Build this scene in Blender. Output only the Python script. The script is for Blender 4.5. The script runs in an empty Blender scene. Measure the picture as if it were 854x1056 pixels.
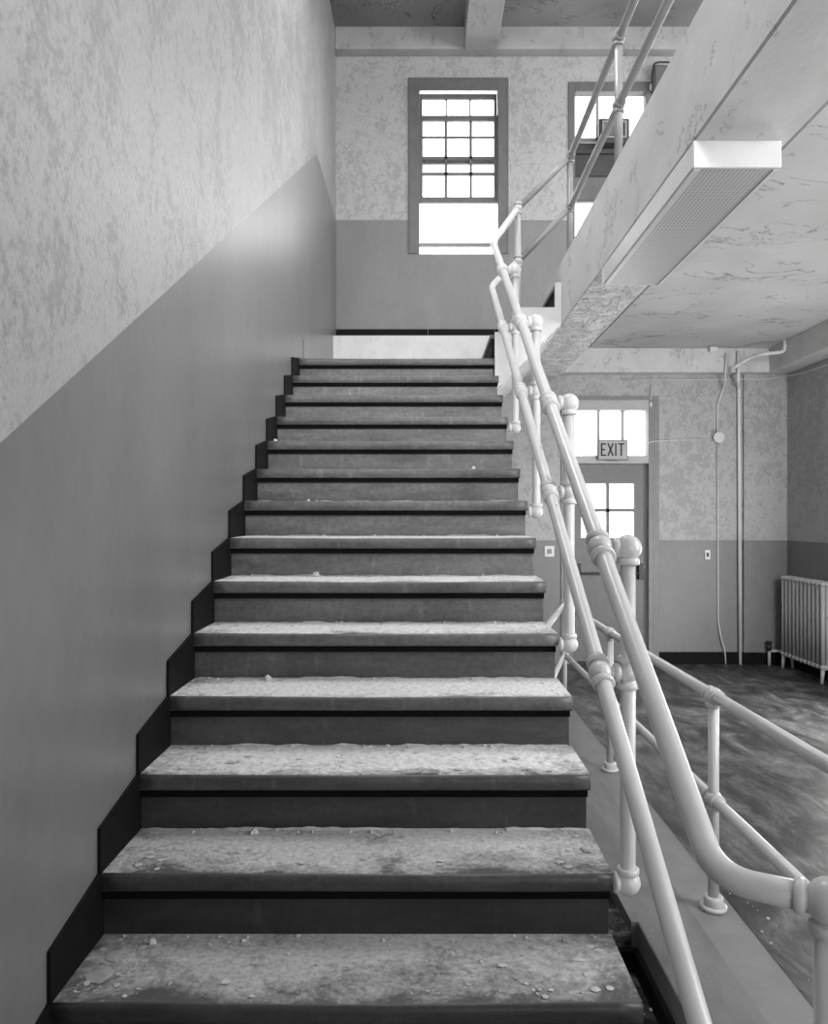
import bpy, bmesh, math, random
from mathutils import Vector, Matrix, noise as mnoise
random.seed(7)
C = bpy.context.scene.collection
PI = math.pi
EYE = 1.486
F = 800.0

# ------------------------------------------------------------------ materials
def lin(s):
    s = s / 255.0
    return s / 12.92 if s <= 0.04045 else ((s + 0.055) / 1.055) ** 2.4

def g(v):
    return (v, v, v, 1.0)

class NT:
    """small node-tree writer"""
    def __init__(self, name, rough=0.6, spec=0.4):
        self.m = bpy.data.materials.new(name)
        self.m.use_nodes = True
        self.t = self.m.node_tree
        self.b = self.t.nodes['Principled BSDF']
        self.b.inputs['Roughness'].default_value = rough
        self.b.inputs['Specular IOR Level'].default_value = spec
        self.co = self.t.nodes.new('ShaderNodeTexCoord')
    def n(self, typ, **kw):
        nd = self.t.nodes.new(typ)
        for k, v in kw.items():
            setattr(nd, k, v)
        return nd
    def link(self, a, b):
        self.t.links.new(a, b)
    def mapping(self, scale=(1, 1, 1), rot=(0, 0, 0), loc=(0, 0, 0)):
        mp = self.n('ShaderNodeMapping')
        mp.inputs['Scale'].default_value = scale
        mp.inputs['Rotation'].default_value = rot
        mp.inputs['Location'].default_value = loc
        self.link(self.co.outputs['Object'], mp.inputs['Vector'])
        return mp.outputs['Vector']
    def noise(self, vec, scale, detail=6, rough=0.6, dist=0.0):
        nz = self.n('ShaderNodeTexNoise')
        nz.inputs['Scale'].default_value = scale
        nz.inputs['Detail'].default_value = detail
        nz.inputs['Roughness'].default_value = rough
        nz.inputs['Distortion'].default_value = dist
        self.link(vec, nz.inputs['Vector'])
        return nz.outputs['Fac']
    def voronoi(self, vec, scale, feature='F1', out='Distance'):
        v = self.n('ShaderNodeTexVoronoi', feature=feature)
        v.inputs['Scale'].default_value = scale
        self.link(vec, v.inputs['Vector'])
        return v.outputs[out]
    def ramp(self, fac, stops, interp='LINEAR'):
        r = self.n('ShaderNodeValToRGB')
        r.color_ramp.interpolation = interp
        els = r.color_ramp.elements
        while len(els) < len(stops):
            els.new(0.5)
        for e, (p, c) in zip(els, stops):
            e.position = p
            e.color = g(c)
        self.link(fac, r.inputs['Fac'])
        return r.outputs['Color']
    def mix(self, a, b, fac=0.5, mode='MIX'):
        mx = self.n('ShaderNodeMix', data_type='RGBA', blend_type=mode)
        for i, v in ((0, fac), (6, a), (7, b)):
            sock = mx.inputs[i]
            if isinstance(v, (int, float)):
                sock.default_value = v if i == 0 else g(v)
            else:
                self.link(v, sock)
        return mx.outputs[2]
    def math(self, op, a, b=0.0):
        mt = self.n('ShaderNodeMath', operation=op)
        for i, v in enumerate((a, b)):
            if isinstance(v, (int, float)):
                mt.inputs[i].default_value = v
            else:
                self.link(v, mt.inputs[i])
        return mt.outputs[0]
    def color(self, c):
        self.link(c, self.b.inputs['Base Color'])
    def bump(self, h, strength=0.3, dist=0.01):
        bp = self.n('ShaderNodeBump')
        bp.inputs['Strength'].default_value = strength
        bp.inputs['Distance'].default_value = dist
        self.link(h, bp.inputs['Height'])
        self.link(bp.outputs['Normal'], self.b.inputs['Normal'])

def plain(name, v, rough=0.5, var=0.12, scale=9, spec=0.4, bump=0.0):
    k = NT(name, rough, spec)
    f = k.noise(k.mapping(), scale, 6)
    k.color(k.ramp(f, [(0.3, v * (1 - var)), (0.7, v * (1 + var))]))
    if bump:
        k.bump(k.noise(k.mapping(), scale * 8, 3), bump, 0.004)
    return k.m

M = {}

def wall_light(name, base, blot, rough=0.5, stretch=(1, 1, 0.5), freq=22, coarse=5.0, amt=0.6, spec=0.4):
    """stippled plaster paint, scuffed through in small flakes"""
    k = NT(name, rough, spec)
    v = k.mapping(stretch)
    fine = k.noise(v, freq, 7, 0.72, 0.3)
    mid = k.noise(v, coarse, 6, 0.6, 0.4)
    big = k.noise(k.mapping((1, 1, 0.7), loc=(3, 1, 2)), 1.1, 3, 0.5)
    m2 = k.math('ADD', k.math('MULTIPLY', fine, 0.62), k.math('ADD', k.math('MULTIPLY', mid, 0.38), k.math('MULTIPLY', k.math('SUBTRACT', big, 0.5), amt)))
    col = k.ramp(m2, [(0.44, blot), (0.475, (base + blot) / 2), (0.505, base), (0.75, base * 1.08)])
    sp = k.noise(k.mapping((1, 1, 0.7)), 95, 3, 0.7)
    col = k.mix(col, k.ramp(sp, [(0.32, 0.74), (0.56, 1.0)]), 0.7, 'MULTIPLY')
    k.color(col)
    k.bump(k.math('ADD', k.math('MULTIPLY', fine, 0.7), k.math('MULTIPLY', sp, 0.4)), 0.35, 0.012)
    return k.m

M['wall_upper'] = wall_light('mottled_light_wall_paint', 0.365, 0.275, 0.36, (1, 1, 0.75), 36, 7.0, 0.40, 0.5)
M['wall_back_upper'] = wall_light('stippled_light_wall_paint', 0.43, 0.34, 0.6, (1, 1, 0.8), 30, 9.0, 0.25)

def dado(name, v, rough):
    k = NT(name, rough, 0.35)
    f = k.noise(k.mapping((1, 1, 0.5)), 2.0, 8, 0.62)
    sp = k.noise(k.mapping((1, 1, 0.6)), 30, 4, 0.6)
    col = k.ramp(f, [(0.3, v * 0.88), (0.7, v * 1.12)])
    col = k.mix(col, k.ramp(sp, [(0.25, 0.86), (0.6, 1.0)]), 0.6, 'MULTIPLY')
    k.color(col)
    k.bump(f, 0.12, 0.01)
    return k.m
M['dado_left'] = dado('grey_wall_paint', 0.185, 0.34)
M['dado_back'] = dado('grey_dado_paint', 0.215, 0.5)

def ceiling_mat(name, lo, hi):
    k = NT(name, 0.7, 0.25)
    v = k.mapping((1.0, 1.3, 1))
    big = k.noise(v, 1.6, 9, 0.62, 0.8)
    crack = k.ramp(big, [(0.476, 1.0), (0.49, 0.12), (0.498, 1.0), (0.60, 1.0), (0.606, 0.45), (0.615, 1.0)])
    tone = k.ramp(k.noise(k.mapping(loc=(5, 2, 0)), 0.8, 5, 0.5), [(0.3, lo), (0.7, hi)])
    brk = k.ramp(k.noise(v, 2.2, 3, 0.5), [(0.47, 0.0), (0.56, 1.0)])
    col = k.mix(tone, crack, k.math('MULTIPLY', brk, 0.8), 'MULTIPLY')
    k.color(col)
    step = k.ramp(big, [(0.485, 0.0), (0.492, 1.0)])
    fine = k.noise(k.mapping(), 14, 5, 0.6)
    k.bump(k.math('ADD', k.math('MULTIPLY', step, 0.8), k.math('MULTIPLY', fine, 0.4)), 0.4, 0.03)
    return k.m
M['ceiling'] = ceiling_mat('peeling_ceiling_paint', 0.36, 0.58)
M['ceiling_dark'] = ceiling_mat('dark_ceiling_paint', 0.16, 0.30)  # same peeling paint in a darker tone, for the upper ceiling

def beam_mat(name, v, flake=0.5):
    k = NT(name, 0.6, 0.3)
    f = k.noise(k.mapping((1, 0.6, 1)), 3.0, 8, 0.6)
    col = k.ramp(f, [(0.3, v * 0.86), (0.7, v * 1.1)])
    pe = k.noise(k.mapping((2.0, 0.9, 1.0), loc=(1, 4, 2)), 3.4, 10, 0.65, 1.0)
    line = k.ramp(pe, [(0.585, 1.0), (0.60, 0.25), (0.612, 1.0), (0.68, 1.0), (0.69, 0.4), (0.70, 1.0)])
    col = k.mix(col, line, flake, 'MULTIPLY')
    k.color(col)
    step = k.ramp(pe, [(0.59, 0.0), (0.605, 1.0)])
    k.bump(k.math('ADD', step, k.math('MULTIPLY', k.noise(k.mapping(), 40, 4), 0.35)), 0.35, 0.015)
    return k.m
M['beam'] = beam_mat('chipped_white_beam_paint', 0.58, 0.7)
M['beam_upper'] = beam_mat('darker_white_beam_paint', 0.36, 0.7)  # beam paint again in a darker tone, for the topmost beams
def flake_mat():
    k = NT('flaking_soffit_paint', 0.75, 0.2)
    v = k.mapping((1.6, 1.0, 1.0))
    a = k.noise(v, 5.5, 10, 0.66, 1.2)
    tone = k.ramp(k.noise(k.mapping(loc=(3, 3, 3)), 9, 6, 0.65), [(0.3, 0.52), (0.65, 0.82)])
    edge = k.ramp(a, [(0.40, 1.0), (0.43, 0.30), (0.445, 1.0), (0.53, 1.0), (0.55, 0.15), (0.562, 1.0), (0.64, 1.0), (0.655, 0.25), (0.67, 1.0)])
    k.color(k.mix(tone, edge, 0.9, 'MULTIPLY'))
    lev = k.ramp(a, [(0.42, 0.0), (0.44, 0.5), (0.54, 0.5), (0.56, 1.0)])
    k.bump(k.math('ADD', lev, k.math('MULTIPLY', k.noise(k.mapping(), 45, 4), 0.4)), 0.8, 0.03)
    return k.m
M['beam_rough'] = flake_mat()

def floor_mat():
    k = NT('stained_floor', 0.45, 0.35)
    v = k.mapping((1.6, 0.75, 1), rot=(0, 0, 0.5))
    a = k.noise(v, 2.6, 10, 0.68, 1.2)
    b = k.noise(k.mapping((2.0, 0.8, 1), rot=(0, 0, 0.75)), 9, 6, 0.7, 0.6)
    col = k.ramp(a, [(0.36, 0.022), (0.46, 0.05), (0.55, 0.10), (0.68, 0.20)])
    col = k.mix(col, k.ramp(b, [(0.35, 0.35), (0.6, 1.15)]), 0.7, 'MULTIPLY')
    k.color(col)
    k.bump(b, 0.15, 0.006)
    return k.m
M['floor'] = floor_mat()

def band_mat():
    k = NT('smooth_cement_border', 0.5, 0.3)
    a = k.noise(k.mapping((2, 0.6, 1)), 3, 8, 0.65)
    col = k.ramp(a, [(0.3, 0.10), (0.7, 0.19)])
    k.color(col)
    k.bump(a, 0.1, 0.006)
    return k.m
M['band'] = band_mat()
M['band_edge'] = plain('cement_border_edge', 0.17, 0.6, 0.1)

def lower_floor_mat():
    k = NT('littered_dark_floor', 0.7, 0.2)
    a = k.noise(k.mapping(), 14, 8, 0.7, 0.6)
    k.color(k.ramp(a, [(0.42, 0.02), (0.55, 0.07), (0.68, 0.25)]))
    k.bump(a, 0.6, 0.02)
    return k.m
M['lower_floor'] = lower_floor_mat()

def tread_mat(name, dust, thr):
    """painted tread; plaster dust lies thickest in the middle and towards the riser"""
    k = NT(name, 0.75, 0.2)
    a = k.noise(k.mapping((1, 1.3, 1)), 4.2, 10, 0.66, 0.5)
    b = k.noise(k.mapping(loc=(2, 5, 1)), 55, 5, 0.75)
    sep = k.n('ShaderNodeSeparateXYZ')
    k.link(k.co.outputs['UV'], sep.inputs[0])
    prof = k.ramp(sep.outputs[1], [(0.0, 0.0), (0.12, 0.30), (0.40, 0.66), (1.0, 0.8)])
    side = k.ramp(sep.outputs[0], [(0.0, 0.45), (0.13, 0.95), (0.5, 1.0), (0.86, 0.92), (1.0, 0.5)])
    s = k.math('ADD', k.math('MULTIPLY', a, 1.0), k.math('MULTIPLY', b, 0.30))
    s = k.math('ADD', s, k.math('MULTIPLY', k.math('MULTIPLY', prof, side), 0.42))
    mask = k.ramp(s, [(thr, 0.0), (thr + 0.10, 0.45), (thr + 0.26, 1.0)])
    base = k.ramp(a, [(0.3, 0.085), (0.7, 0.15)])
    grain = k.ramp(b, [(0.33, dust * 0.62), (0.5, dust * 0.9), (0.68, dust * 1.12)])
    k.color(k.mix(base, grain, mask))
    k.bump(s, 0.5, 0.012)
    return k.m
M['tread'] = [tread_mat('dusty_tread_paint_a', 0.50, 0.70), tread_mat('dusty_tread_paint_b', 0.60, 0.68),
              tread_mat('dusty_tread_paint_c', 0.88, 0.62), tread_mat('dusty_tread_paint_d', 0.88, 0.56)]

def riser_mat(name, v, rough):
    k = NT(name, rough, 0.5)
    a = k.noise(k.mapping((0.35, 1, 1.6)), 7, 9, 0.7)
    b = k.noise(k.mapping((1.6, 1, 0.25), loc=(1, 1, 3)), 16, 4, 0.6)
    c = k.noise(k.mapping((1, 1, 1), loc=(7, 2, 5)), 40, 5, 0.75)
    col = k.ramp(a, [(0.3, v * 0.55), (0.7, v * 1.5)])
    col = k.mix(col, k.ramp(b, [(0.60, 1.0), (0.70, 1.8)]), 0.6, 'MULTIPLY')
    col = k.mix(col, k.ramp(c, [(0.35, 0.6), (0.6, 1.25)]), 0.6, 'MULTIPLY')
    k.color(col)
    k.bump(a, 0.2, 0.006)
    return k.m
M['riser'] = [riser_mat('worn_shaded_riser_paint_%s' % q, v_, 0.45) for q, v_ in (('a', 0.020), ('b', 0.030), ('c', 0.048), ('d', 0.062), ('e', 0.088), ('f', 0.112))]  # lower risers darker: dirt, plus dimmer light at the foot put into colour
M['nosing'] = [riser_mat('worn_shaded_nosing_paint_%s' % q, v_, 0.45) for q, v_ in (('a', 0.034), ('b', 0.050), ('c', 0.068), ('d', 0.088), ('e', 0.10), ('f', 0.10))]  # nosings follow, with the weaker light low down painted in
M['cove'] = plain('nosing_shadow_strip', 0.005, 0.9, 0.2, spec=0.1)  # black strip under each nosing stands in for its shadow line
M['black_base'] = plain('black_rubber_base', 0.006, 0.7, 0.3, spec=0.15)
M['white_paint'] = beam_mat('white_stringer_paint', 0.66, 0.3)

def pipe_mat():
    k = NT('glossy_white_pipe_paint', 0.28, 0.5)
    f = k.noise(k.mapping(), 5, 6, 0.6)
    col = k.ramp(f, [(0.3, 0.58), (0.7, 0.66)])
    chip = k.noise(k.mapping(loc=(4, 4, 1)), 17, 2, 0.4)
    col = k.mix(col, 0.10, k.ramp(chip, [(0.755, 0.0), (0.765, 0.8)]))
    k.color(col)
    k.bump(k.noise(k.mapping(), 70, 2), 0.06, 0.003)
    return k.m
M['pipe'] = pipe_mat()
M['guard'] = plain('guard_rail_paint', 0.46, 0.3, 0.08, spec=0.5)
M['upper_pipe'] = plain('grey_white_rail_paint', 0.26, 0.35, 0.1, spec=0.5)
M['window_frame'] = plain('grey_window_paint', 0.135, 0.5, 0.12)
M['sash'] = plain('pale_sash_paint', 0.28, 0.5, 0.12)
M['transom_frame'] = plain('pale_transom_paint', 0.42, 0.5, 0.08)
M['door'] = plain('dark_grey_door_paint', 0.155, 0.45, 0.12)
M['door_frame'] = plain('grey_door_frame_paint', 0.22, 0.5, 0.1)
M['metal_dark'] = plain('dark_metal', 0.03, 0.4, 0.2)
M['metal'] = plain('dull_metal', 0.25, 0.35, 0.15)
M['radiator'] = plain('cream_radiator_enamel', 0.50, 0.35, 0.06, spec=0.5)
M['conduit'] = plain('painted_conduit', 0.70, 0.5, 0.08)
M['wire'] = plain('pale_wire', 0.62, 0.5, 0.08)
M['fixture'] = plain('white_fixture_enamel', 0.64, 0.35, 0.05)
M['sign'] = plain('pale_sign_face', 0.42, 0.5, 0.08)
M['sign_rim'] = plain('sign_rim', 0.24, 0.5, 0.1)
M['ink'] = plain('dark_lettering', 0.012, 0.6, 0.1)
M['chip'] = plain('plaster_chip', 0.52, 0.9, 0.2, 25, bump=0.4)
M['flake'] = plain('grey_plaster_flake', 0.33, 0.9, 0.3, 18, bump=0.4)
M['dark_box'] = plain('dark_box_paint', 0.05, 0.5, 0.2)
M['grey_panel'] = plain('grey_infill_panel', 0.13, 0.5, 0.2, 3)
M['blind'] = plain('white_outer_blind', 0.85, 0.7, 0.03)

def lens_mat():
    k = NT('prismatic_lens', 0.35, 0.5)
    v = k.mapping((1, 1, 1))
    vr = k.n('ShaderNodeTexVoronoi', feature='F1')
    vr.inputs['Scale'].default_value = 62
    vr.inputs['Randomness'].default_value = 0.0
    k.link(v, vr.inputs['Vector'])
    k.color(k.ramp(vr.outputs['Distance'], [(0.30, 0.16), (0.46, 0.46), (0.62, 0.60)]))
    k.bump(vr.outputs['Distance'], 0.5, 0.004)
    return k.m
M['lens'] = lens_mat()

def glass_mat():
    m = bpy.data.materials.new('window_glass')
    m.use_nodes = True
    t = m.node_tree
    t.nodes.clear()
    out = t.nodes.new('ShaderNodeOutputMaterial')
    tr = t.nodes.new('ShaderNodeBsdfTransparent')
    gl = t.nodes.new('ShaderNodeBsdfGlossy')
    gl.inputs['Roughness'].default_value = 0.05
    fr = t.nodes.new('ShaderNodeLayerWeight')
    fr.inputs['Blend'].default_value = 0.25
    mx = t.nodes.new('ShaderNodeMixShader')
    nz = t.nodes.new('ShaderNodeTexNoise')
    nz.inputs['Scale'].default_value = 3.0
    rp = t.nodes.new('ShaderNodeValToRGB')
    rp.color_ramp.elements[0].color = g(0.86)
    rp.color_ramp.elements[1].color = g(0.98)
    t.links.new(nz.outputs['Fac'], rp.inputs['Fac'])
    t.links.new(rp.outputs['Color'], tr.inputs['Color'])
    t.links.new(fr.outputs['Fresnel'], mx.inputs['Fac'])
    t.links.new(tr.outputs[0], mx.inputs[1])
    t.links.new(gl.outputs[0], mx.inputs[2])
    t.links.new(mx.outputs[0], out.inputs['Surface'])
    return m
M['glass'] = glass_mat()

# ------------------------------------------------------------------ mesh helpers
class MB:
    def __init__(self):
        self.bm = bmesh.new()
        self.uv = None
    def box(self, x0, x1, y0, y1, z0, z1, mi=0):
        vs = [self.bm.verts.new(p) for p in ((x0, y0, z0), (x1, y0, z0), (x1, y1, z0), (x0, y1, z0),
                                             (x0, y0, z1), (x1, y0, z1), (x1, y1, z1), (x0, y1, z1))]
        for f in ((0, 3, 2, 1), (4, 5, 6, 7), (0, 1, 5, 4), (1, 2, 6, 5), (2, 3, 7, 6), (3, 0, 4, 7)):
            fc = self.bm.faces.new([vs[i] for i in f])
            fc.material_index = mi
        return self
    def quad(self, pts, mi=0):
        fc = self.bm.faces.new([self.bm.verts.new(p) for p in pts])
        fc.material_index = mi
        return self
    def prism(self, prof, axis, a, b, mi=0):
        """extrude a closed polygon along 'x' (prof = y,z) or 'y' (prof = x,z)"""
        def P(p, t):
            return (t, p[0], p[1]) if axis == 'x' else (p[0], t, p[1])
        A = [self.bm.verts.new(P(p, a)) for p in prof]
        B = [self.bm.verts.new(P(p, b)) for p in prof]
        n = len(prof)
        fs = [self.bm.faces.new(A), self.bm.faces.new(B[::-1])]
        for i in range(n):
            j = (i + 1) % n
            fs.append(self.bm.faces.new((A[i], B[i], B[j], A[j])))
        for f in fs:
            f.material_index = mi
        return self
    def tube(self, pts, r, seg=16, cap=True):
        pts = [Vector(p) for p in pts]
        n = len(pts)
        T = []
        for i in range(n):
            a = pts[min(i + 1, n - 1)] - pts[max(i - 1, 0)]
            T.append(a.normalized())
        up = Vector((0, 0, 1)) if abs(T[0].z) < 0.9 else Vector((1, 0, 0))
        u = T[0].cross(up).normalized()
        rings = []
        for i in range(n):
            u = (u - T[i] * u.dot(T[i])).normalized()
            w = T[i].cross(u)
            rr = r[i] if isinstance(r, (list, tuple)) else r
            rings.append([self.bm.verts.new(pts[i] + (u * math.cos(2 * PI * k / seg) + w * math.sin(2 * PI * k / seg)) * rr) for k in range(seg)])
        for i in range(n - 1):
            for k in range(seg):
                f = self.bm.faces.new((rings[i][k], rings[i][(k + 1) % seg], rings[i + 1][(k + 1) % seg], rings[i + 1][k]))
                f.smooth = True
        if cap:
            self.bm.faces.new(rings[0][::-1])
            self.bm.faces.new(rings[-1])
        return self
    def ball(self, c, r, sx=1, sy=1, sz=1, seg=20):
        mt = Matrix.Translation(c) @ Matrix.Diagonal((r * sx, r * sy, r * sz, 1))
        ret = bmesh.ops.create_uvsphere(self.bm, u_segments=seg, v_segments=seg // 2 + 2, radius=1, matrix=mt)
        for v in ret['verts']:
            for f in v.link_faces:
                f.smooth = True
        return self
    def collar(self, c, d, r, h):
        c = Vector(c); d = Vector(d).normalized()
        p = [c - d * h / 2, c - d * h / 2 * 0.75, c + d * h / 2 * 0.75, c + d * h / 2]
        return self.tube(p, [r * 0.9, r, r, r * 0.9], 20)
    def build(self, name, mats, parent=None, bevel=0.0, seg=2):
        bmesh.ops.recalc_face_normals(self.bm, faces=self.bm.faces[:])
        me = bpy.data.meshes.new(name)
        self.bm.to_mesh(me)
        self.bm.free()
        o = bpy.data.objects.new(name, me)
        C.objects.link(o)
        for m in (mats if isinstance(mats, (list, tuple)) else [mats]):
            me.materials.append(m)
        if parent is not None:
            o.parent = parent
        if bevel:
            b = o.modifiers.new('bevel', 'BEVEL')
            b.width = bevel
            b.segments = seg
            b.limit_method = 'ANGLE'
        return o

def thing(name, label, cat, group=None, loc=(0, 0, 0)):
    o = bpy.data.objects.new(name, None)
    C.objects.link(o)
    o.location = loc
    o.empty_display_size = 0.1
    return tag(o, label, cat, group)

def tag(o, label, cat, group=None, kind=None):
    o['label'] = label
    o['category'] = cat
    if group:
        o['group'] = group
    if kind:
        o['kind'] = kind
    return o

def struct(o):
    o['kind'] = 'structure'
    return o

def sroot(name):
    o = bpy.data.objects.new(name, None)
    C.objects.link(o)
    o['kind'] = 'structure'
    return o

def bend(pts, rad, n=7):
    """round the inner corners of a polyline"""
    pts = [Vector(p) for p in pts]
    out = [pts[0]]
    for i in range(1, len(pts) - 1):
        p = pts[i]
        a = (pts[i - 1] - p); b = (pts[i + 1] - p)
        r = min(rad, a.length * 0.45, b.length * 0.45)
        pa = p + a.normalized() * r; pb = p + b.normalized() * r
        for k in range(n + 1):
            t = k / n
            out.append(pa * (1 - t) ** 2 + p * 2 * t * (1 - t) + pb * t ** 2)
    out.append(pts[-1])
    return out

# ------------------------------------------------------------------ dimensions
XL = -0.878          # face of the stair-side wall
YB = 7.95            # face of the window wall
XR = 3.73            # face of the radiator wall
YF = -3.0            # wall behind the camera
ZT = 6.44            # upper ceiling
ZU = 3.33            # upper floor
ZC = 3.20            # lower ceiling
RISE, RUN = 0.175, 0.2834
SXL, SXR = -0.871, 0.5136
def nose(n):
    return 1.810 + RUN * (n - 1), 0.35 + RISE * (n - 1)
YLAND = nose(14)[0]
ZLAND = nose(14)[1]

# ------------------------------------------------------------------ setting
# wall beside the stairs, dado line climbing with them
b = MB()
def dz(y):
    return min(1.6435 + 0.5946 * (y - 1.615), 4.547)
ykn = 1.615 + (4.547 - 1.6435) / 0.5946
y0 = 0.0
ys = [YF, -1.05, 0.3] + [0.3 + (ykn - 0.3) * k / 12 for k in range(1, 13)] + [YB + 0.3]
zs = [dz(y) if y > -1.05 else dz(-1.05) for y in ys]
zs = [max(z, 1.0) for z in zs]
for i in range(len(ys) - 1):
    b.quad(((XL, ys[i], -0.5), (XL, ys[i + 1], -0.5), (XL, ys[i + 1], zs[i + 1]), (XL, ys[i], zs[i])), 0)
    b.quad(((XL, ys[i], zs[i]), (XL, ys[i + 1], zs[i + 1]), (XL, ys[i + 1], ZT + 0.2), (XL, ys[i], ZT + 0.2)), 1)
b.box(XL - 0.25, XL - 0.01, YF, YB + 0.3, -0.5, ZT + 0.2, 0)
bmesh.ops.remove_doubles(b.bm, verts=b.bm.verts[:], dist=1e-5)
struct(b.build('wall_left', [M['dado_left'], M['wall_upper']]))

# window wall with openings (x0,x1,z0,z1)
W1 = (-0.129, 0.875, 4.20, 5.99)
W2 = (1.50, 2.356, 4.20, 5.96)
D1 = (1.48, 2.375, 0.0, 2.70)
def wall_grid(b, x0, x1, z0, z1, holes, y0, y1, mi_fn):
    xs = sorted(set([x0, x1] + [h[0] for h in holes] + [h[1] for h in holes]))
    zz = sorted(set([z0, z1, 1.266, 3.2, 4.547] + [h[2] for h in holes] + [h[3] for h in holes]))
    zz = [z for z in zz if z0 <= z <= z1]
    xs = [x for x in xs if x0 <= x <= x1]
    for i in range(len(xs) - 1):
        for j in range(len(zz) - 1):
            cx = (xs[i] + xs[i + 1]) / 2; cz = (zz[j] + zz[j + 1]) / 2
            if any(h[0] < cx < h[1] and h[2] < cz < h[3] for h in holes):
                continue
            b.box(xs[i], xs[i + 1], y0, y1, zz[j], zz[j + 1], mi_fn(cz))
b = MB()
wall_grid(b, XL - 0.25, XR + 0.3, -0.4, ZT + 0.2, [W1, W2, D1], YB, YB + 0.28,
          lambda z: 0 if (z < 1.266 or 3.2 < z < 4.547) else 1)
# shallow pier in the corner by the radiator
b.box(3.29, XR, YB - 0.03, YB, 0.0, 1.266, 0)
b.box(3.29, XR, YB - 0.03, YB, 1.266, ZC, 1)
struct(b.build('wall_back', [M['dado_back'], M['wall_back_upper']]))

b = MB()
b.box(XR, XR + 0.25, YF, YB + 0.28, -0.4, 1.266, 0)
b.box(XR, XR + 0.25, YF, YB + 0.28, 1.266, ZU, 1)
b.box(XR, XR + 0.25, YF, YB + 0.28, ZU, 4.547, 0)
b.box(XR, XR + 0.25, YF, YB + 0.28, 4.547, ZT + 0.2, 1)
struct(b.build('wall_right', [M['dado_back'], M['wall_back_upper']]))
b = MB()
b.box(XL - 0.25, XR + 0.25, YF - 0.25, YF, -0.4, ZT + 0.2, 0)
struct(b.build('wall_front', [M['wall_back_upper']]))

# floors
EX = 0.80
b = MB()
b.box(1.19, XR, YF, YB, -0.30, 0.0, 0)
b.box(EX, 1.02, YF, YB, -0.30, 0.0, 1)
b.box(1.02, 1.19, YF, YB, -0.30, -0.001, 2)
b.box(XL, EX - 0.027, 3.45, YB, -0.30, 0.0, 1)
b.box(XL, EX - 0.027, 2.86, 3.45, -0.30, -0.05, 3)
b.box(EX - 0.027, EX, 2.86, YB, -0.30, 0.0, 1)
b.box(EX - 0.004, EX, YF, 2.86, -0.30, -0.002, 1)
struct(b.build('floor', [M['floor'], M['band'], M['band_edge'], M['lower_floor']]))
b = MB()
b.box(XL, EX, YF, 2.86, -0.40, -0.175, 0)
struct(b.build('floor_lower', [M['lower_floor']]))
b = MB()
b.box(0.514, EX - 0.004, 2.835, 2.86, -0.175, -0.095, 0)
b.box(EX - 0.022, EX - 0.004, YF, 2.835, -0.175, -0.095, 0)
struct(b.build('baseboard_lower', [M['black_base']]))

# baseboards on the window wall and radiator wall
b = MB()
b.box(2.43, 3.29, YB - 0.015, YB, 0, 0.122)
b.box(3.275, XR, YB - 0.045, YB - 0.03, 0, 0.122)
b.box(XR - 0.015, XR, YF, YB - 0.03, 0, 0.122)
struct(b.build('baseboard_back', [M['black_base']]))
b = MB()
b.box(XL, 0.06, YB - 0.018, YB, 3.30, 3.425)
b.box(0.066, 0.745, YB - 0.018, YB, 3.30, 3.425)
b.box(0.75, 1.40, YB - 0.018, YB, 3.30, 3.425)
struct(b.build('baseboard_upper', [M['black_base']]))

# upper ceiling with beams
b = MB()
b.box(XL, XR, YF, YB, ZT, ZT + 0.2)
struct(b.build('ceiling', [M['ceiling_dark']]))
b = MB()
b.box(XL, XR, YB - 0.14, YB, 6.22, ZT + 0.02)
struct(b.build('trim_1', [M['beam_upper']], bevel=0.012))
b = MB()
b.box(0.425, 0.76, YF, YB - 0.14, 6.20, ZT + 0.02)
struct(b.build('trim_2', [M['beam_upper']], bevel=0.012))

# upper floor slab (also the ceiling of the hall below)
XE, XE2 = 0.994, 1.340
b = MB()
b.box(1.68, XR, YF, YB, ZC, ZU)
b.box(XE2 - 0.02, 1.68, YF, YB, 3.295, ZU)
struct(b.build('ceiling_hall', [M['ceiling']]))
b = MB()
b.box(XL, XE, YF, 0.2, ZC, ZU)  # unseen slab over the camera, added to shade the lowest steps
struct(b.build('ceiling_shade_slab', [M['ceiling']]))
# edge beam; its last length is flaking badly
b = MB()
ch = 0.008
prof = [(XE, 2.868 + ch), (XE + ch, 2.868), (XE2, 2.868), (XE2, 3.326), (XE + 0.01, 3.326), (XE, 3.316)]
b.prism(prof, 'y', YF, 4.285, 0)
struct(b.build('trim_3', [M['beam']]))
b = MB()
prof2 = [(XE, 2.868 + ch * 0.5), (XE + ch * 0.6, 2.868), (XE2, 2.868), (XE2, 3.326), (XE + 0.01, 3.326), (XE, 3.316)]
b.prism(prof2, 'y', 4.285, 7.66, 0)
bmesh.ops.recalc_face_normals(b.bm, faces=b.bm.faces[:])
for f in b.bm.faces:
    if f.normal.z < -0.5:
        f.material_index = 1
struct(b.build('trim_4', [M['beam'], M['beam_rough']]))
# cross beams of the hall
b = MB()
b.box(XE2, 3.50, 7.80, YB, 2.96, ZC + 0.03)
b.box(0.765, XE2, 7.66, YB, 2.90, ZC)
struct(b.build('trim_5', [M['beam']], bevel=0.01))
b = MB()
b.box(3.50, XR, YF, YB - 0.03, 2.96, ZC + 0.03)
struct(b.build('trim_6', [M['beam']], bevel=0.01))

# ledge under the tall window
b = MB()
b.box(XL, 0.735, 7.68, YB, ZLAND - 0.1, 3.30)
struct(b.build('trim_7', [M['white_paint']]))

# ------------------------------------------------------------------ windows
def bars(b, xs, zs, x0, x1, z0, z1, y0, y1, w):
    for x in xs:
        b.box(x - w / 2, x + w / 2, y0, y1, z0, z1)
    for z in zs:
        b.box(x0, x1, y0, y1, z - w / 2, z + w / 2)

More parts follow.
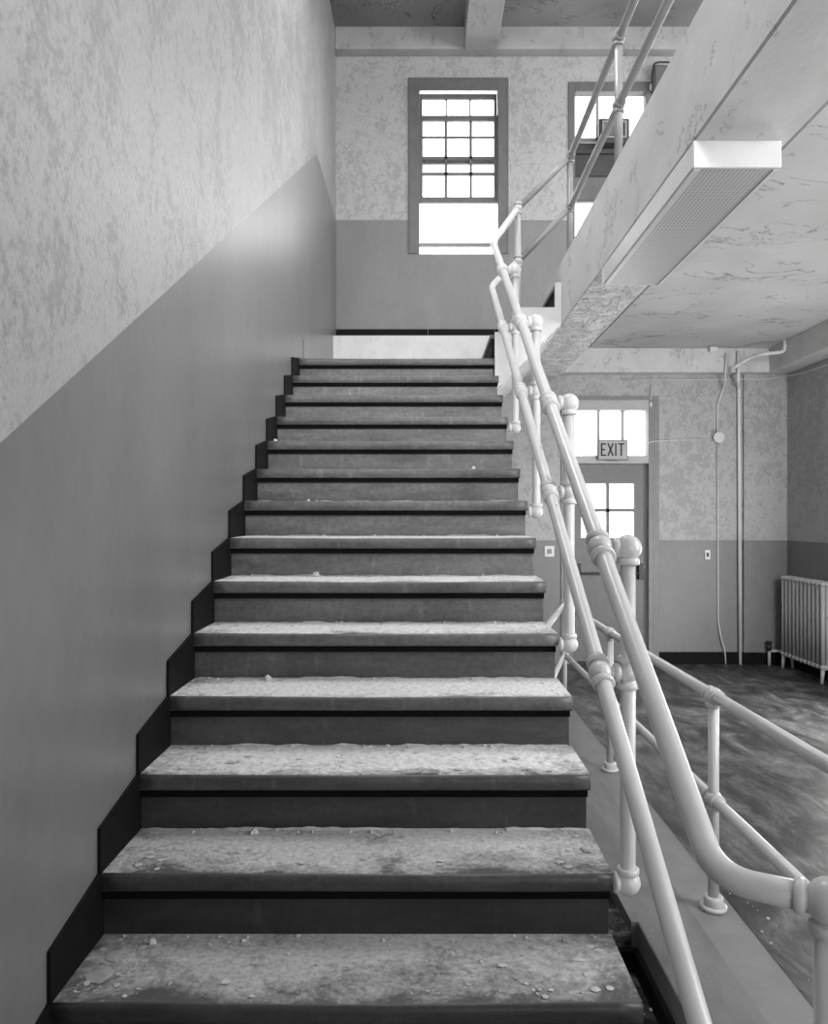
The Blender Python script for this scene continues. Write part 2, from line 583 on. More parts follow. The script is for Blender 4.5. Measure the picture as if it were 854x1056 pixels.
def px(u, v, Y):
    return ((u - 435) * Y / F, EYE + (535 - v) * Y / F)

w = sroot('window_1')
b = MB()
x0, x1, z0, z1 = W1
b.box(x0, x0 + 0.105, YB - 0.012, YB + 0.09, z0, z1)
b.box(x1 - 0.095, x1, YB - 0.012, YB + 0.09, z0, z1)
b.box(x0 + 0.105, x1 - 0.095, YB - 0.012, YB + 0.008, z1 - 0.115, z1)
b.box(x0 + 0.105, x1 - 0.095, YB + 0.008, YB + 0.09, z1 - 0.05, z1)
b.box(x0 - 0.012, x0, YB - 0.012, YB + 0.01, z0, z1 + 0.012)
b.box(x1, x1 + 0.012, YB - 0.012, YB + 0.01, z0, z1 + 0.012)
b.box(x0 - 0.012, x1 + 0.012, YB - 0.012, YB + 0.01, z1, z1 + 0.014)
b.build('window_frame', M['window_frame'], w, 0.004)
gx0, gx1 = x0 + 0.105, x1 - 0.095
# rear sash, slipped down a little from the head
def zof(v, Y): return EYE + (535 - v) * Y / F
Y1 = YB + 0.10
s = MB()
ra0, ra1 = zof(167, Y1), zof(97, Y1)
s.box(gx0, gx1, Y1, Y1 + 0.035, ra1 - 0.05, ra1)
s.box(gx0, gx1, Y1, Y1 + 0.035, ra0 - 0.02, ra0 + 0.02)
s.box(gx0, gx0 + 0.03, Y1, Y1 + 0.035, ra0 + 0.02, ra1 - 0.05)
s.box(gx1 - 0.03, gx1, Y1, Y1 + 0.035, ra0 + 0.02, ra1 - 0.05)
cw = (gx1 - gx0)
bars(s, [gx0 + cw * 0.345, gx0 + cw * 0.655], [zof(141, Y1)], gx0 + 0.03, gx1 - 0.03, ra0 + 0.02, ra1 - 0.05, Y1 + 0.005, Y1 + 0.03, 0.018)
sa = s.build('rear_sash', M['window_frame'], w)
s = MB(); s.box(gx0 + 0.01, gx1 - 0.01, Y1 + 0.016, Y1 + 0.019, ra0, ra1); s.build('pane', M['glass'], sa)
# front sash, raised
Y2 = YB + 0.05
fa0, fa1 = zof(209, Y2), zof(119, Y2)
s = MB()
s.box(gx0, gx1, Y2, Y2 + 0.04, fa1 - 0.05, fa1)
s.box(gx0, gx1, Y2, Y2 + 0.04, fa0, fa0 + 0.06)
s.box(gx0, gx0 + 0.035, Y2, Y2 + 0.04, fa0 + 0.06, fa1 - 0.05)
s.box(gx1 - 0.035, gx1, Y2, Y2 + 0.04, fa0 + 0.06, fa1 - 0.05)
bars(s, [gx0 + cw * 0.34, gx0 + cw * 0.66], [zof(162.5, Y2), zof(179, Y2)], gx0 + 0.035, gx1 - 0.035, fa0 + 0.06, fa1 - 0.05, Y2 + 0.004, Y2 + 0.034, 0.028)
sa = s.build('front_sash', M['window_frame'], w)
s = MB(); s.box(gx0 + 0.01, gx1 - 0.01, Y2 + 0.018, Y2 + 0.021, fa0, fa1); s.build('pane', M['glass'], sa)
# storm rail and outer sill seen through the open part
s = MB()
s.box(gx0 - 0.02, gx1 + 0.02, YB + 0.22, YB + 0.25, zof(254.5, YB + .22), zof(250.5, YB + .22))
s.box(gx0 - 0.02, gx1 + 0.02, YB + 0.12, YB + 0.27, z0 - 0.06, z0 - 0.004)
s.build('storm_rail', M['sash'], w)

w = sroot('window_2')
x0, x1, z0, z1 = W2
b = MB()
b.box(x0, x0 + 0.07, YB - 0.012, YB + 0.09, z0, z1)
b.box(x1 - 0.06, x1, YB - 0.012, YB + 0.09, z0, z1)
b.box(x0 + 0.07, x1 - 0.06, YB - 0.012, YB + 0.09, z1 - 0.10, z1)
b.build('window_frame', M['window_frame'], w, 0.004)
gx0, gx1 = x0 + 0.07, x1 - 0.06
s = MB()
s.box(gx0, gx1, Y2, Y2 + 0.04, zof(147, Y2), zof(142, Y2))
s.box(gx0, gx1, Y2, Y2 + 0.04, zof(209, Y2), zof(204, Y2))
s.box(px(616.5, 0, Y2)[0] - 0.015, px(616.5, 0, Y2)[0] + 0.012, Y2, Y2 + 0.035, zof(145, Y2), z1 - 0.1)
sa = s.build('sash', M['sash'], w)
s = MB(); s.box(gx0, gx1, Y2 + 0.018, Y2 + 0.021, zof(143, Y2), z1 - 0.1); s.build('pane', M['glass'], sa)
s = MB()
s.box(gx0, gx1, YB + 0.01, YB + 0.06, zof(181, YB), zof(147, YB))
s.box(gx0, gx1, YB - 0.02, YB + 0.06, zof(159, YB), zof(154, YB))
s.build('dark_infill', M['dark_box'], w)
s = MB(); s.box(gx0, gx1, YB + 0.03, YB + 0.06, zof(205, YB), zof(181, YB)); s.build('grey_infill', M['grey_panel'], w)

# ------------------------------------------------------------------ exit door with transom
d = sroot('door_1')
x0, x1, z0, z1 = D1
Yd = YB + 0.06
b = MB()
b.box(x0, x0 + 0.06, YB - 0.02, YB + 0.12, 0, z1)
b.box(x1 - 0.055, x1, YB - 0.02, YB + 0.12, 0, z1)
b.box(x1, x1 + 0.055, YB - 0.012, YB, 0, z1)
b.box(x0 - 0.055, x0, YB - 0.012, YB, 0, z1)
b.box(x0 - 0.055, x1 + 0.055, YB - 0.012, YB, z1, z1 + 0.04)
b.build('door_frame', M['door_frame'], d, 0.004)
b = MB()
b.box(x0 + 0.06, x1 - 0.055, YB - 0.02, YB + 0.12, zof(478, YB), zof(470, YB))
b.box(x0 + 0.06, x1 - 0.055, YB - 0.02, YB + 0.12, zof(423, YB), z1)
for u0, u1 in ((615.5, 618.5), (640.5, 643.5)):
    b.box(px(u0, 0, Yd)[0], px(u1, 0, Yd)[0], Yd - 0.02, Yd + 0.02, zof(470, Yd), zof(421, Yd))
tr = b.build('transom', M['transom_frame'], d)
s = MB(); s.box(x0 + 0.06, x1 - 0.055, Yd - 0.002, Yd + 0.002, zof(470, Yd), zof(423, Yd)); s.build('pane', M['glass'], tr)
# leaf
lx0, lx1 = x0 + 0.065, x1 - 0.06
ztop = zof(478.5, Yd)
gz0, gz1 = zof(554.5, Yd), zof(499, Yd)
gxa, gxb = px(599, 0, Yd)[0], px(653.6, 0, Yd)[0]
b = MB()
b.box(lx0, gxa, Yd - 0.02, Yd + 0.02, 0.02, ztop)
b.box(gxb, lx1, Yd - 0.02, Yd + 0.02, 0.02, ztop)
b.box(gxa, gxb, Yd - 0.02, Yd + 0.02, gz1, ztop)
b.box(gxa, gxb, Yd - 0.02, Yd + 0.02, 0.02, gz0)
leaf = b.build('door_leaf', M['door'], d)
s = MB()
s.box(px(625, 0, Yd)[0], px(628, 0, Yd)[0], Yd - 0.02, Yd + 0.02, gz0, gz1)
s.box(gxa, gxb, Yd - 0.02, Yd + 0.02, zof(528, Yd), zof(524.5, Yd))
s.build('glazing_bar', M['door'], leaf)
s = MB(); s.box(gxa, gxb, Yd - 0.002, Yd + 0.002, gz0, gz1); s.build('pane', M['glass'], leaf)
s = MB()
zb = zof(591, Yd)
s.tube([(lx0 + 0.04, Yd - 0.07, zb), (lx1 - 0.06, Yd - 0.07, zb)], 0.011, 10)
for x in (lx0 + 0.06, lx1 - 0.07):
    s.box(x - 0.025, x + 0.025, Yd - 0.085, Yd - 0.02, zb - 0.06, zb + 0.10)
s.build('panic_bar', M['metal_dark'], leaf, 0.003)
s = MB()
s.ball((lx1 - 0.05, Yd - 0.055, zof(584, Yd)), 0.028); s.tube([(lx1 - 0.05, Yd - 0.05, zof(584, Yd)), (lx1 - 0.05, Yd - 0.015, zof(584, Yd))], 0.012, 10)
s.build('door_knob', M['metal'], leaf)
s = MB(); s.box(x0 + 0.06, x1 - 0.055, YB - 0.02, YB + 0.12, 0.0, 0.018); s.build('threshold', M['metal_dark'], d)

# ------------------------------------------------------------------ main staircase
st = thing('staircase', 'long straight flight of worn grey steps strewn with pale plaster dust', 'stairs')
def add_uv_tread(o, y0, y1):
    me = o.data
    uv = me.uv_layers.new(name='UVMap')
    for p in me.polygons:
        for li in p.loop_indices:
            co = me.vertices[me.loops[li].vertex_index].co
            uv.data[li].uv = ((co.x - SXL) / (SXR - SXL), min(1, max(0, (co.y - y0) / (y1 - y0))))
OV = 0.026        # nosing overhang
TH = 0.048        # nosing depth
for n in range(-1, 15):
    y, z = nose(n)
    last = n == 14
    yb = y + RUN + OV if not last else 7.68
    # tread with a rounded front edge, a trifle worn in the middle
    prof = [(y + 0.006, z - TH), (y + 0.001, z - TH + 0.006), (y, z - TH * 0.5), (y + 0.001, z - 0.010), (y + 0.005, z - 0.003), (y + 0.012, z), (yb, z + 0.002), (yb, z - TH)]
    b = MB()
    nx = 24
    rows = []
    for i in range(nx + 1):
        t = i / nx
        x = SXL + (SXR - SXL + 0.004) * t
        wob = 0.0035 * mnoise.noise(Vector((x * 2.3, n * 3.1, 0.2)))
        sag = -0.005 * math.sin(PI * t)
        rows.append([b.bm.verts.new((x, p[0] + (wob if k < 6 else 0), p[1] + (sag * 0.6 + wob * 0.5 if 2 < k < 6 else 0))) for k, p in enumerate(prof)])
    for i in range(nx):
        for k in range(len(prof)):
            j = (k + 1) % len(prof)
            f = b.bm.faces.new((rows[i][k], rows[i + 1][k], rows[i + 1][j], rows[i][j]))
            f.material_index = 0 if k == 5 else 1
            f.smooth = k in (1, 2, 3, 4)
    b.bm.faces.new(rows[0]).material_index = 1
    b.bm.faces.new(rows[-1][::-1]).material_index = 1
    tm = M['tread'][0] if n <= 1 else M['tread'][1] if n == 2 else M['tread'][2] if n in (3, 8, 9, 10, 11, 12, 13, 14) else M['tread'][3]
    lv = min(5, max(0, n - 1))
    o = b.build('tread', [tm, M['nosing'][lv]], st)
    add_uv_tread(o, y, y + RUN)
    # riser below this nosing
    b = MB()
    b.box(SXL, SXR - 0.004, y + OV, y + OV + 0.02, z - RISE, z - TH)
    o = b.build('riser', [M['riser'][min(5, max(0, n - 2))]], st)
    b = MB()
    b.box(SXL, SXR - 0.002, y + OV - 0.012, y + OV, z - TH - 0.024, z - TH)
    b.build('shadow_strip', [M['cove']], o)
    # skirting piece on the wall
    if n >= 0:
        b = MB()
        hgt = 0.135
        yy0, yy1 = y + 0.004, y + RUN + OV
        if not last:
            pr = [(yy0, z - TH), (yy1, z), (yy1, z + RISE * 0.97), (yy1 - 0.012, z + RISE * 0.96), (yy0, z + hgt)]
            pr = [(yy0, z), (yy1, z), (yy1, z + RISE + 0.006), (yy0, z + hgt - 0.012)]
            b.prism(pr, 'x', XL + 0.0015, SXL + 0.003)
            b.build('skirting', [M['black_base']], st)
        else:
            b.prism([(5.74, z), (7.68, z), (7.68, z + 0.19), (5.74, z + 0.19)], 'x', XL + 0.0015, SXL)
            b.build('skirting', [M['dado_left']], st)
# concrete carcass below the treads
prof = []
for n in range(-1, 15):
    y, z = nose(n)
    prof += [(y + OV + 0.02, z - RISE), (y + OV + 0.02, z - TH)]
prof += [(7.68, ZLAND - TH), (7.68, ZLAND - 0.24), (YLAND + 0.12, ZLAND - 0.24)]
yl, zl = nose(1)
prof += [(yl + 0.30, -0.175 + 0.02), (nose(-1)[0] + OV + 0.02, -0.175)]
b = MB()
b.prism(prof, 'x', SXL + 0.004, SXR - 0.008)
b.build('carcass', [M['white_paint']], st)

# ------------------------------------------------------------------ short flight to the upper floor
fl = thing('staircase', 'short white-sided flight climbing from the landing to the upper floor', 'stairs')
FX = [0.50, 0.71, 0.955]
FZ = [ZLAND, ZLAND + RISE, ZLAND + 2 * RISE, ZLAND + 3 * RISE]
FY0, FY1 = 5.505, 7.66
prof = [(0.519, ZLAND - 0.24), (0.519, FZ[0] + 0.0), (FX[0] + 0.02, FZ[0]), (FX[0] + 0.02, FZ[1] - 0.03), (FX[1], FZ[1] - 0.03), (FX[1], FZ[2] - 0.03), (FX[2], FZ[2] - 0.03), (FX[2], FZ[3] - 0.03), (XE, FZ[3] - 0.03), (XE, 2.86), (0.96, 2.83)]
b = MB()
b.prism(prof, 'y', FY0 + 0.03, FY1)
b.build('carcass', [M['beam_rough']], fl)
prof = [(0.519, ZLAND - 0.235), (0.519, FZ[1] + 0.012), (FX[1] - 0.008, FZ[1] + 0.012), (FX[1] - 0.008, FZ[2] + 0.012), (FX[2] - 0.008, FZ[2] + 0.012), (FX[2] - 0.008, FZ[3] + 0.012), (XE - 0.002, FZ[3] + 0.012), (XE - 0.002, 2.87), (0.97, 2.85)]
b = MB()
b.prism(prof, 'y', FY0, FY0 + 0.03)
b.build('stringer', [M['white_paint']], fl)
for i in range(3):
    b = MB()
    x_end = FX[i + 1] if i < 2 else XE
    b.box(FX[i] - 0.012, x_end - 0.001, FY0 + 0.031, FY1, FZ[i + 1] - 0.03, FZ[i + 1])
    b.build('tread', [M['nosing'][5]], fl, 0.004)
    b = MB()
    b.box(FX[i] - 0.002, FX[i] + 0.014, FY0 + 0.031, FY1, FZ[i] + (0.004 if i == 0 else 0), FZ[i + 1] - 0.03)
    b.build('riser', [M['black_base']], fl)

# ------------------------------------------------------------------ railing of the stairs and the upper edge
ra = thing('pipe_railing', 'two-rail white pipe railing on elbowed posts climbing beside the steps to the upper floor edge', 'railing')
XH = 0.487
CU, CLW = 0.100, -0.239
TP = RISE / RUN
R = 0.0225
def zu(y): return CU + TP * y
def zw(y): return CLW + TP * y
def fitting(b, c, d=None, r=0.035, hw=0.045):
    b.ball(c, r)
    if d is not None:
        d = Vector(d).normalized()
        for sgn in (-1, 1):
            b.collar(Vector(c) + d * sgn * hw * 0.72, d, r * 0.93, 0.018)
    return b
slope = Vector((0, 1, TP)).normalized()
PX = 0.562
NP = (0.632, 1.20)           # newel
YE = 1.300
top_elbow = Vector((XH, 5.31, zu(5.31)))
land_post = Vector((0.681, 5.50, 3.686))
land_mid = 3.31
# upper rail: newel -> bend -> up the slope -> bend -> landing post
b = MB()
b.tube(bend([(NP[0], NP[1], 0.893), (XH, 1.283, zu(1.283)), (XH, 2.2, zu(2.2))], 0.062, 12)
       + [Vector((XH, y, zu(y))) for y in (3.0, 4.0, 5.0)]
       + bend([(XH, 5.05, zu(5.05)), top_elbow, land_post], 0.06, 6)[1:], R, 18)
b.build('top_rail', M['pipe'], ra)
b = MB()
low_elbow = Vector((XH, 5.43, zw(5.43)))
b.tube(bend([(NP[0], 1.08, 0.42), (XH + 0.01, 1.0, 0.40), (XH, 1.12, zw(1.12)), (XH, 2.0, zw(2.0))], 0.09, 8)
       + [Vector((XH, y, zw(y))) for y in (3.0, 4.0, 5.0)]
       + bend([(XH, 5.2, zw(5.2)), low_elbow, (land_post.x, land_post.y, land_mid)], 0.06, 6)[1:], R * 0.95, 18)
b.build('lower_rail', M['pipe'], ra)
# newel post
b = MB()
b.tube([(NP[0], NP[1], -0.175), (NP[0], NP[1], 0.893)], 0.0235, 18)
b.build('newel_post', M['pipe'], ra)
b = MB()
b.ball((NP[0], NP[1], 0.893), 0.037)
b.collar((NP[0], NP[1], 0.852), (0, 0, 1), 0.031, 0.02)
b.collar((NP[0] - 0.037, NP[1] + 0.021, 0.893), (0.145, -0.083, 0), 0.0275, 0.016)
b.build('fitting', M['pipe'], ra)
b = MB(); b.collar((NP[0], NP[1], -0.160), (0, 0, 1), 0.06, 0.03); b.build('flange', M['pipe'], ra)
# posts on the side of the steps
for y, step in ((2.115, 2), (2.958, 5), (3.81, 8), (4.66, 11)):
    zb = nose(step)[1] - 0.03 - (step - 2) * 0.004
    zt = zu(y)
    p = MB()
    p.tube(bend([(SXR + 0.0045, y, zb), (PX, y, zb), (PX, y, zb + 0.1)], 0.02, 5) + [Vector((PX, y, zt))], 0.0205, 18)
    post = p.build('post', M['pipe'], ra)
    q = MB(); q.ball((PX, y, zb), 0.034); q.collar((PX, y, zb + 0.032), (0, 0, 1), 0.030, 0.018); q.collar((PX - 0.032, y, zb), (1, 0, 0), 0.028, 0.014)
    q.build('elbow', M['pipe'], post)
    q = MB(); q.ball((PX, y, zt), 0.037); q.collar((PX, y, zt - 0.036), (0, 0, 1), 0.031, 0.02); q.collar((PX - 0.034, y, zt), (1, 0, 0), 0.029, 0.018)
    q.build('elbow', M['pipe'], post)
    q = MB(); zm = zw(y); fitting(q, (PX, y, zm), (0, 0, 1), 0.030, 0.05); q.collar((PX - 0.03, y, zm), (1, 0, 0), 0.026, 0.016)
    q.build('fitting', M['pipe'], post)
    for zz, rr in ((zt, 0.036), (zm, 0.033)):
        q = MB(); fitting(q, (XH, y, zz), slope, rr, 0.056); q.build('fitting', M['pipe'], ra)
        q = MB(); q.tube([(XH, y, zz), (PX, y, zz)], 0.018, 14); q.build('link', M['pipe'], ra)
# landing post
lp = MB()
lp.tube([(land_post.x, land_post.y + 0.0, ZLAND + RISE + 0.0125), land_post], 0.021, 18)
lpo = lp.build('post', M['guard'], ra)
q = MB(); fitting(q, land_post, (0, 0, 1), 0.032); q.build('fitting', M['guard'], lpo)
q = MB(); fitting(q, (land_post.x, land_post.y, land_mid), (0, 0, 1), 0.032); q.build('fitting', M['guard'], lpo)
# rails up the short flight and out along the upper floor edge
UX = 1.08
YC = 5.65
zT, zM = EYE + 2.44 * UX, EYE + 2.10 * UX
b = MB()
b.tube(bend([land_post, (UX, YC, zT), (UX, 4.2, zT)], 0.05, 6) + [Vector((UX, 0.3, zT))], 0.0215, 16)
b.build('top_rail', M['upper_pipe'], ra)
b = MB()
b.tube(bend([(land_post.x, land_post.y, land_mid), (UX, YC, zM), (UX, 4.2, zM)], 0.05, 6) + [Vector((UX, 0.3, zM))], 0.0215, 16)
b.build('lower_rail', M['upper_pipe'], ra)
for y in (YC, 4.256, 2.80, 1.35):
    p = MB(); p.tube([(UX, y, 3.32), (UX, y, zT)], 0.0225, 16); post = p.build('post', M['upper_pipe'], ra)
    for zz in (zT, zM):
        q = MB(); q.ball((UX, y, zz), 0.034); q.collar((UX, y, zz - 0.034), (0, 0, 1), 0.031, 0.018); q.collar((UX, y - 0.04, zz), (0, 1, 0), 0.030, 0.018)
        q.build('fitting', M['upper_pipe'], post)
    q = MB(); q.collar((UX, y, 3.336), (0, 0, 1), 0.05, 0.02); q.build('flange', M['upper_pipe'], post)

# ------------------------------------------------------------------ guard rail in the hall
gr = thing('guard_railing', 'low cream two-rail pipe guard standing on the hall floor beyond the stairs', 'railing')
GX, GZT, GZM = 1.112, 0.812, 0.418
GC = (1.125, 6.12)
GE = (0.72, 4.62)
for nm, zz in (('top_rail', GZT), ('lower_rail', GZM)):
    b = MB()
    b.tube([Vector((GX, y, zz)) for y in (1.55, 3.0, 4.6)] + bend([(GX, 5.2, zz), (GC[0], GC[1], zz), (GE[0], GE[1], zz)], 0.05, 6)[1:], 0.0225 if zz > 0.6 else 0.021, 16)
    b.build(nm, M['guard'], gr)
for x, y in ((GX, 2.957), (GX, 4.58), GC, (GX, 1.60), GE):
    p = MB(); p.tube([(x, y, 0.0), (x, y, GZT)], 0.020, 16); post = p.build('post', M['guard'], gr)
    for zz in (GZT, GZM):
        q = MB(); q.ball((x, y, zz), 0.033); q.collar((x, y - 0.04, zz), (0, 1, 0), 0.030, 0.018); q.collar((x, y + 0.04, zz), (0, 1, 0), 0.030, 0.018); q.collar((x, y, zz - 0.034), (0, 0, 1), 0.028, 0.018)
        q.build('fitting', M['guard'], post)
    q = MB(); q.collar((x, y, 0.008), (0, 0, 1), 0.05, 0.016); q.collar((x, y, 0.03), (0, 0, 1), 0.036, 0.04); q.build('flange', M['guard'], post)

# ------------------------------------------------------------------ light fixture on the beam
lf = thing('ceiling_light', 'long white fluorescent light fixed under the concrete beam', 'light', loc=(0, 0, 0))
LX0, LX1, LY0, LY1, LZ0, LZ1 = 1.0, 1.306, 2.83, 4.27, 2.771, 2.868
b = MB()
b.box(LX0 - 0.004, LX1 + 0.004, LY0 + 0.018, LY1 - 0.018, LZ0 + 0.004, LZ1)
b.build('housing', M['fixture'], lf, 0.003)
for a, c in ((LY0, LY0 + 0.018), (LY1 - 0.018, LY1)):
    b = MB(); b.box(LX0 - 0.008, LX1 + 0.008, a, c, LZ0 - 0.003, LZ1); b.build('end_cap', M['fixture'], lf, 0.004)
b = MB()
b.box(LX0, LX0 + 0.022, LY0 + 0.018, LY1 - 0.018, LZ0 - 0.006, LZ0 + 0.004)
b.box(LX1 - 0.016, LX1, LY0 + 0.018, LY1 - 0.018, LZ0 - 0.006, LZ0 + 0.004)
b.build('lens_rim', M['fixture'], lf)
b = MB(); b.box(LX0 + 0.022, LX1 - 0.016, LY0 + 0.018, LY1 - 0.018, LZ0 - 0.002, LZ0 + 0.004); b.build('lens', M['lens'], lf)

# ------------------------------------------------------------------ exit sign
YS = YB - 0.06
sx0, sz0 = px(616.5, 474.5, YS)
sx1, sz1 = px(648, 453.5, YS)
es = thing('exit_sign', 'small pale EXIT sign hung in front of the transom over the door', 'sign')
b = MB(); b.box(sx0, sx1, YS, YS + 0.075, sz0, sz1); b.build('case', M['sign_rim'], es, 0.008)
b = MB(); b.box(sx0 + 0.014, sx1 - 0.014, YS - 0.004, YS, sz0 + 0.014, sz1 - 0.014); b.build('face', M['sign'], es)
lh0, lh1 = sz0 + 0.042, sz1 - 0.036
lw = (sx1 - sx0 - 0.056) / 4.0
lx = sx0 + 0.031
t = 0.014
b = MB()
yl0, yl1 = YS - 0.007, YS - 0.004
def bar(x0, z0, x1, z1):
    b.box(x0, x1, yl0, yl1, z0, z1)
wE = lw * 0.80
bar(lx, lh0, lx + t, lh1); bar(lx + t, lh0, lx + wE, lh0 + t); bar(lx + t, lh1 - t, lx + wE, lh1); bar(lx + t, (lh0 + lh1) / 2 - t / 2, lx + wE * 0.85, (lh0 + lh1) / 2 + t / 2)
x = lx + lw * 1.0
wX = lw * 1.05
for s_ in (1, -1):
    xa, xb = (x, x + wX - t) if s_ > 0 else (x + wX - t, x)
    b.prism([(xa, lh0), (xa + t * 1.1, lh0), (xb + t * 1.1, lh1), (xb, lh1)], 'y', yl0, yl1)
x = lx + lw * 2.27
bar(x, lh0, x + t, lh1)
x = lx + lw * 2.75
wT = lw * 1.02
bar(x, lh1 - t, x + wT, lh1); bar(x + wT / 2 - t / 2, lh0, x + wT / 2 + t / 2, lh1 - t)
b.build('lettering', M['ink'], es)
b = MB(); b.box(sx0 + 0.1, sx1 - 0.1, YS + 0.03, YB - 0.02, sz0 - 0.012, sz0 + 0.002); b.build('bracket', M['sign_rim'], es)

# ------------------------------------------------------------------ conduits and wires on the window wall
def P(u, v, Y):
    x, z = px(u, v, Y)
    return Vector((x, Y, z))
Yw = YB - 0.012
def cable(name, label, cat, pts, r, mat, rad=0.04, group=None):
    m_ = MB(); m_.tube(bend(pts, rad, 4), r, 10)
    return tag(m_.build(name, mat), label, cat, group)
cable('conduit_pipe', 'straight vertical white conduit from ceiling beam to floor', 'pipe', [P(761.5, 362.5, Yw - 0.16), P(761.5, 393, Yw - 0.16), P(762, 400, Yw - 0.01), P(763.5, 690, Yw - 0.02)], 0.017, M['conduit'], 0.03)
cable('thin_cable', 'thin cable dropping from the beam to the round junction box', 'cable', [P(748.5, 364, YB - 0.165), P(748, 392, YB - 0.165), P(746, 400, Yw), P(740, 417, Yw), P(740, 446, Yw)], 0.009, M['wire'], 0.03)
cable('thin_cable', 'thin cable running from the round junction box down to the floor', 'cable', [P(740, 457, Yw), P(740.3, 560, Yw), P(740.6, 640, Yw), P(744, 660, YB - 0.03), P(747.5, 670, YB - 0.03), P(748.5, 685, YB - 0.03)], 0.007, M['wire'], 0.04)
cable('thin_cable', 'level cable between the EXIT sign and the round junction box', 'cable', [P(648.6, 465, YS + 0.03), P(655, 465, YS + 0.03), P(671, 455.5, Yw - 0.012), P(690, 454.0, Yw), P(733, 453.5, Yw)], 0.006, M['wire'], 0.02)
cable('thin_cable', 'thin cable strung along the wall just below the ceiling beam', 'cable', [P(640, 391, Yw), P(720, 391.5, Yw), P(790, 391, Yw - 0.03), P(806, 389, Yw - 0.03), (XR - 0.008, 7.6, EYE + 0.408 * 3.5 - 0.005), (XR - 0.008, 6.4, EYE + 0.400 * 3.5)], 0.005, M['wire'], 0.05)
cable('bent_conduit', 'bent white conduit leading from the wall beam up the side beam', 'pipe', [P(752.5, 382, 7.785), P(757, 379, 7.70), P(775, 368, 7.6), P(786, 365, 7.45), Vector((3.478, 7.43, zof(363, 7.43))), Vector((3.478, 7.43, 3.198))], 0.017, M['conduit'], 0.05)
jb = thing('junction_box', 'round white junction box on the wall where cables meet', 'box')
q = MB(); q.tube([(px(740, 0, Yw)[0], YB, px(0, 451.5, Yw)[1]), (px(740, 0, Yw)[0], YB - 0.05, px(0, 451.5, Yw)[1])], 0.05, 20); q.build('body', M['conduit'], jb, 0.005)
q = MB(); q.tube([(px(740, 0, Yw)[0], YB - 0.05, px(0, 451.5, Yw)[1]), (px(740, 0, Yw)[0], YB - 0.058, px(0, 451.5, Yw)[1])], 0.054, 20); q.build('cover', M['fixture'], jb)
# bell wire ending in a small white knob by the transom
b = MB(); b.tube(bend([P(672, 396, Yw), P(671.5, 404, Yw), P(671, 414, Yw)], 0.02), 0.005, 8)
k = b.build('hanging_wire', M['wire']); tag(k, 'short wire with a white knob hanging beside the transom', 'cable')
q = MB(); q.ball(P(671, 417, YB - 0.018), 0.018, 1, 0.9, 1.5); q.build('knob', M['fixture'], k)
# small block on the ceiling beam
b = MB(); b.box(px(731, 0, 7.78)[0], px(739, 0, 7.78)[0], 7.74, 7.80, zof(363, 7.78), zof(357.5, 7.78))
tag(b.build('mounting_block', M['conduit'], bevel=0.006), 'small white block on the face of the ceiling beam', 'block')
# outlet and switch plate
def plate(name, label, cat, u, v, w_, h_, parts=True):
    t_ = thing(name, label, cat)
    c = P(u, v, YB)
    q_ = MB(); q_.box(c.x - w_ / 2, c.x + w_ / 2, YB - 0.01, YB, c.z - h_ / 2, c.z + h_ / 2); q_.build('plate', M['fixture'] if parts else M['conduit'], t_, 0.003)
    q_ = MB()
    q_.box(c.x - w_ * 0.22, c.x + w_ * 0.22, YB - 0.015, YB - 0.01, c.z - h_ * 0.22, c.z + h_ * 0.22)
    q_.build('socket_hole' if parts else 'switch_toggle', M['metal_dark'] if parts else M['metal'], t_)
plate('wall_outlet', 'small white outlet with a dark hole on the grey dado', 'outlet', 729.5, 572, 0.055, 0.095)
plate('light_switch', 'grey switch plate on the dado between the steps and the door', 'switch', 566.5, 568.5, 0.10, 0.11, False)

# ------------------------------------------------------------------ box and lamp housing by the upper window
bx = thing('square_box', 'dark square box standing against the upper window behind the railing', 'box')
Yb = YB - 0.10
x0, z0 = px(618, 145.5, Yb); x1, z1 = px(649.5, 121.5, Yb)
b = MB(); b.box(x0, x1, Yb, YB - 0.022, z0, z1); b.build('case', M['dark_box'], bx, 0.012)
b = MB()
for a, c, e, f in ((x0 + .03, x1 - .03, z0 + .03, z0 + .05), (x0 + .03, x1 - .03, z1 - .05, z1 - .03), (x0 + .03, x0 + .05, z0 + .05, z1 - .05), (x1 - .05, x1 - .03, z0 + .05, z1 - .05)):
    b.box(a, c, Yb - 0.01, Yb, e, f)
b.build('rim', M['metal'], bx)
b = MB(); b.box(x0 + .07, x1 - .07, Yb - 0.004, Yb, z0 + .06, z1 - .06); b.build('face', M['grey_panel'], bx)
b = MB(); b.box(x0 - 0.02, x1 + 0.02, Yb - 0.03, YB - 0.021, z0 - 0.03, z0); b.build('shelf', M['dark_box'], bx)
sp = thing('wall_lamp', 'dark rounded lamp housing on the wall above the upper window', 'lamp')
x0, z0 = px(674, 93, YB - 0.1); x1, z1 = px(696, 67, YB - 0.1)
b = MB(); b.box(x0, x1, YB - 0.12, YB, z0, z1); b.build('housing', M['grey_panel'], sp, 0.03, 4)
b = MB(); b.tube(bend([(x0 - 0.01, YB - 0.13, z0 - 0.02), (x0 - 0.01, YB - 0.13, z1 + 0.01), (x1, YB - 0.13, z1 + 0.01)], 0.06, 5), 0.01, 8); b.build('guard_bar', M['metal_dark'], sp)
b = MB(); b.ball(P(671.5, 90, YB - 0.03), 0.022, 0.7, 0.7, 1.8); b.build('pull', M['fixture'], sp)

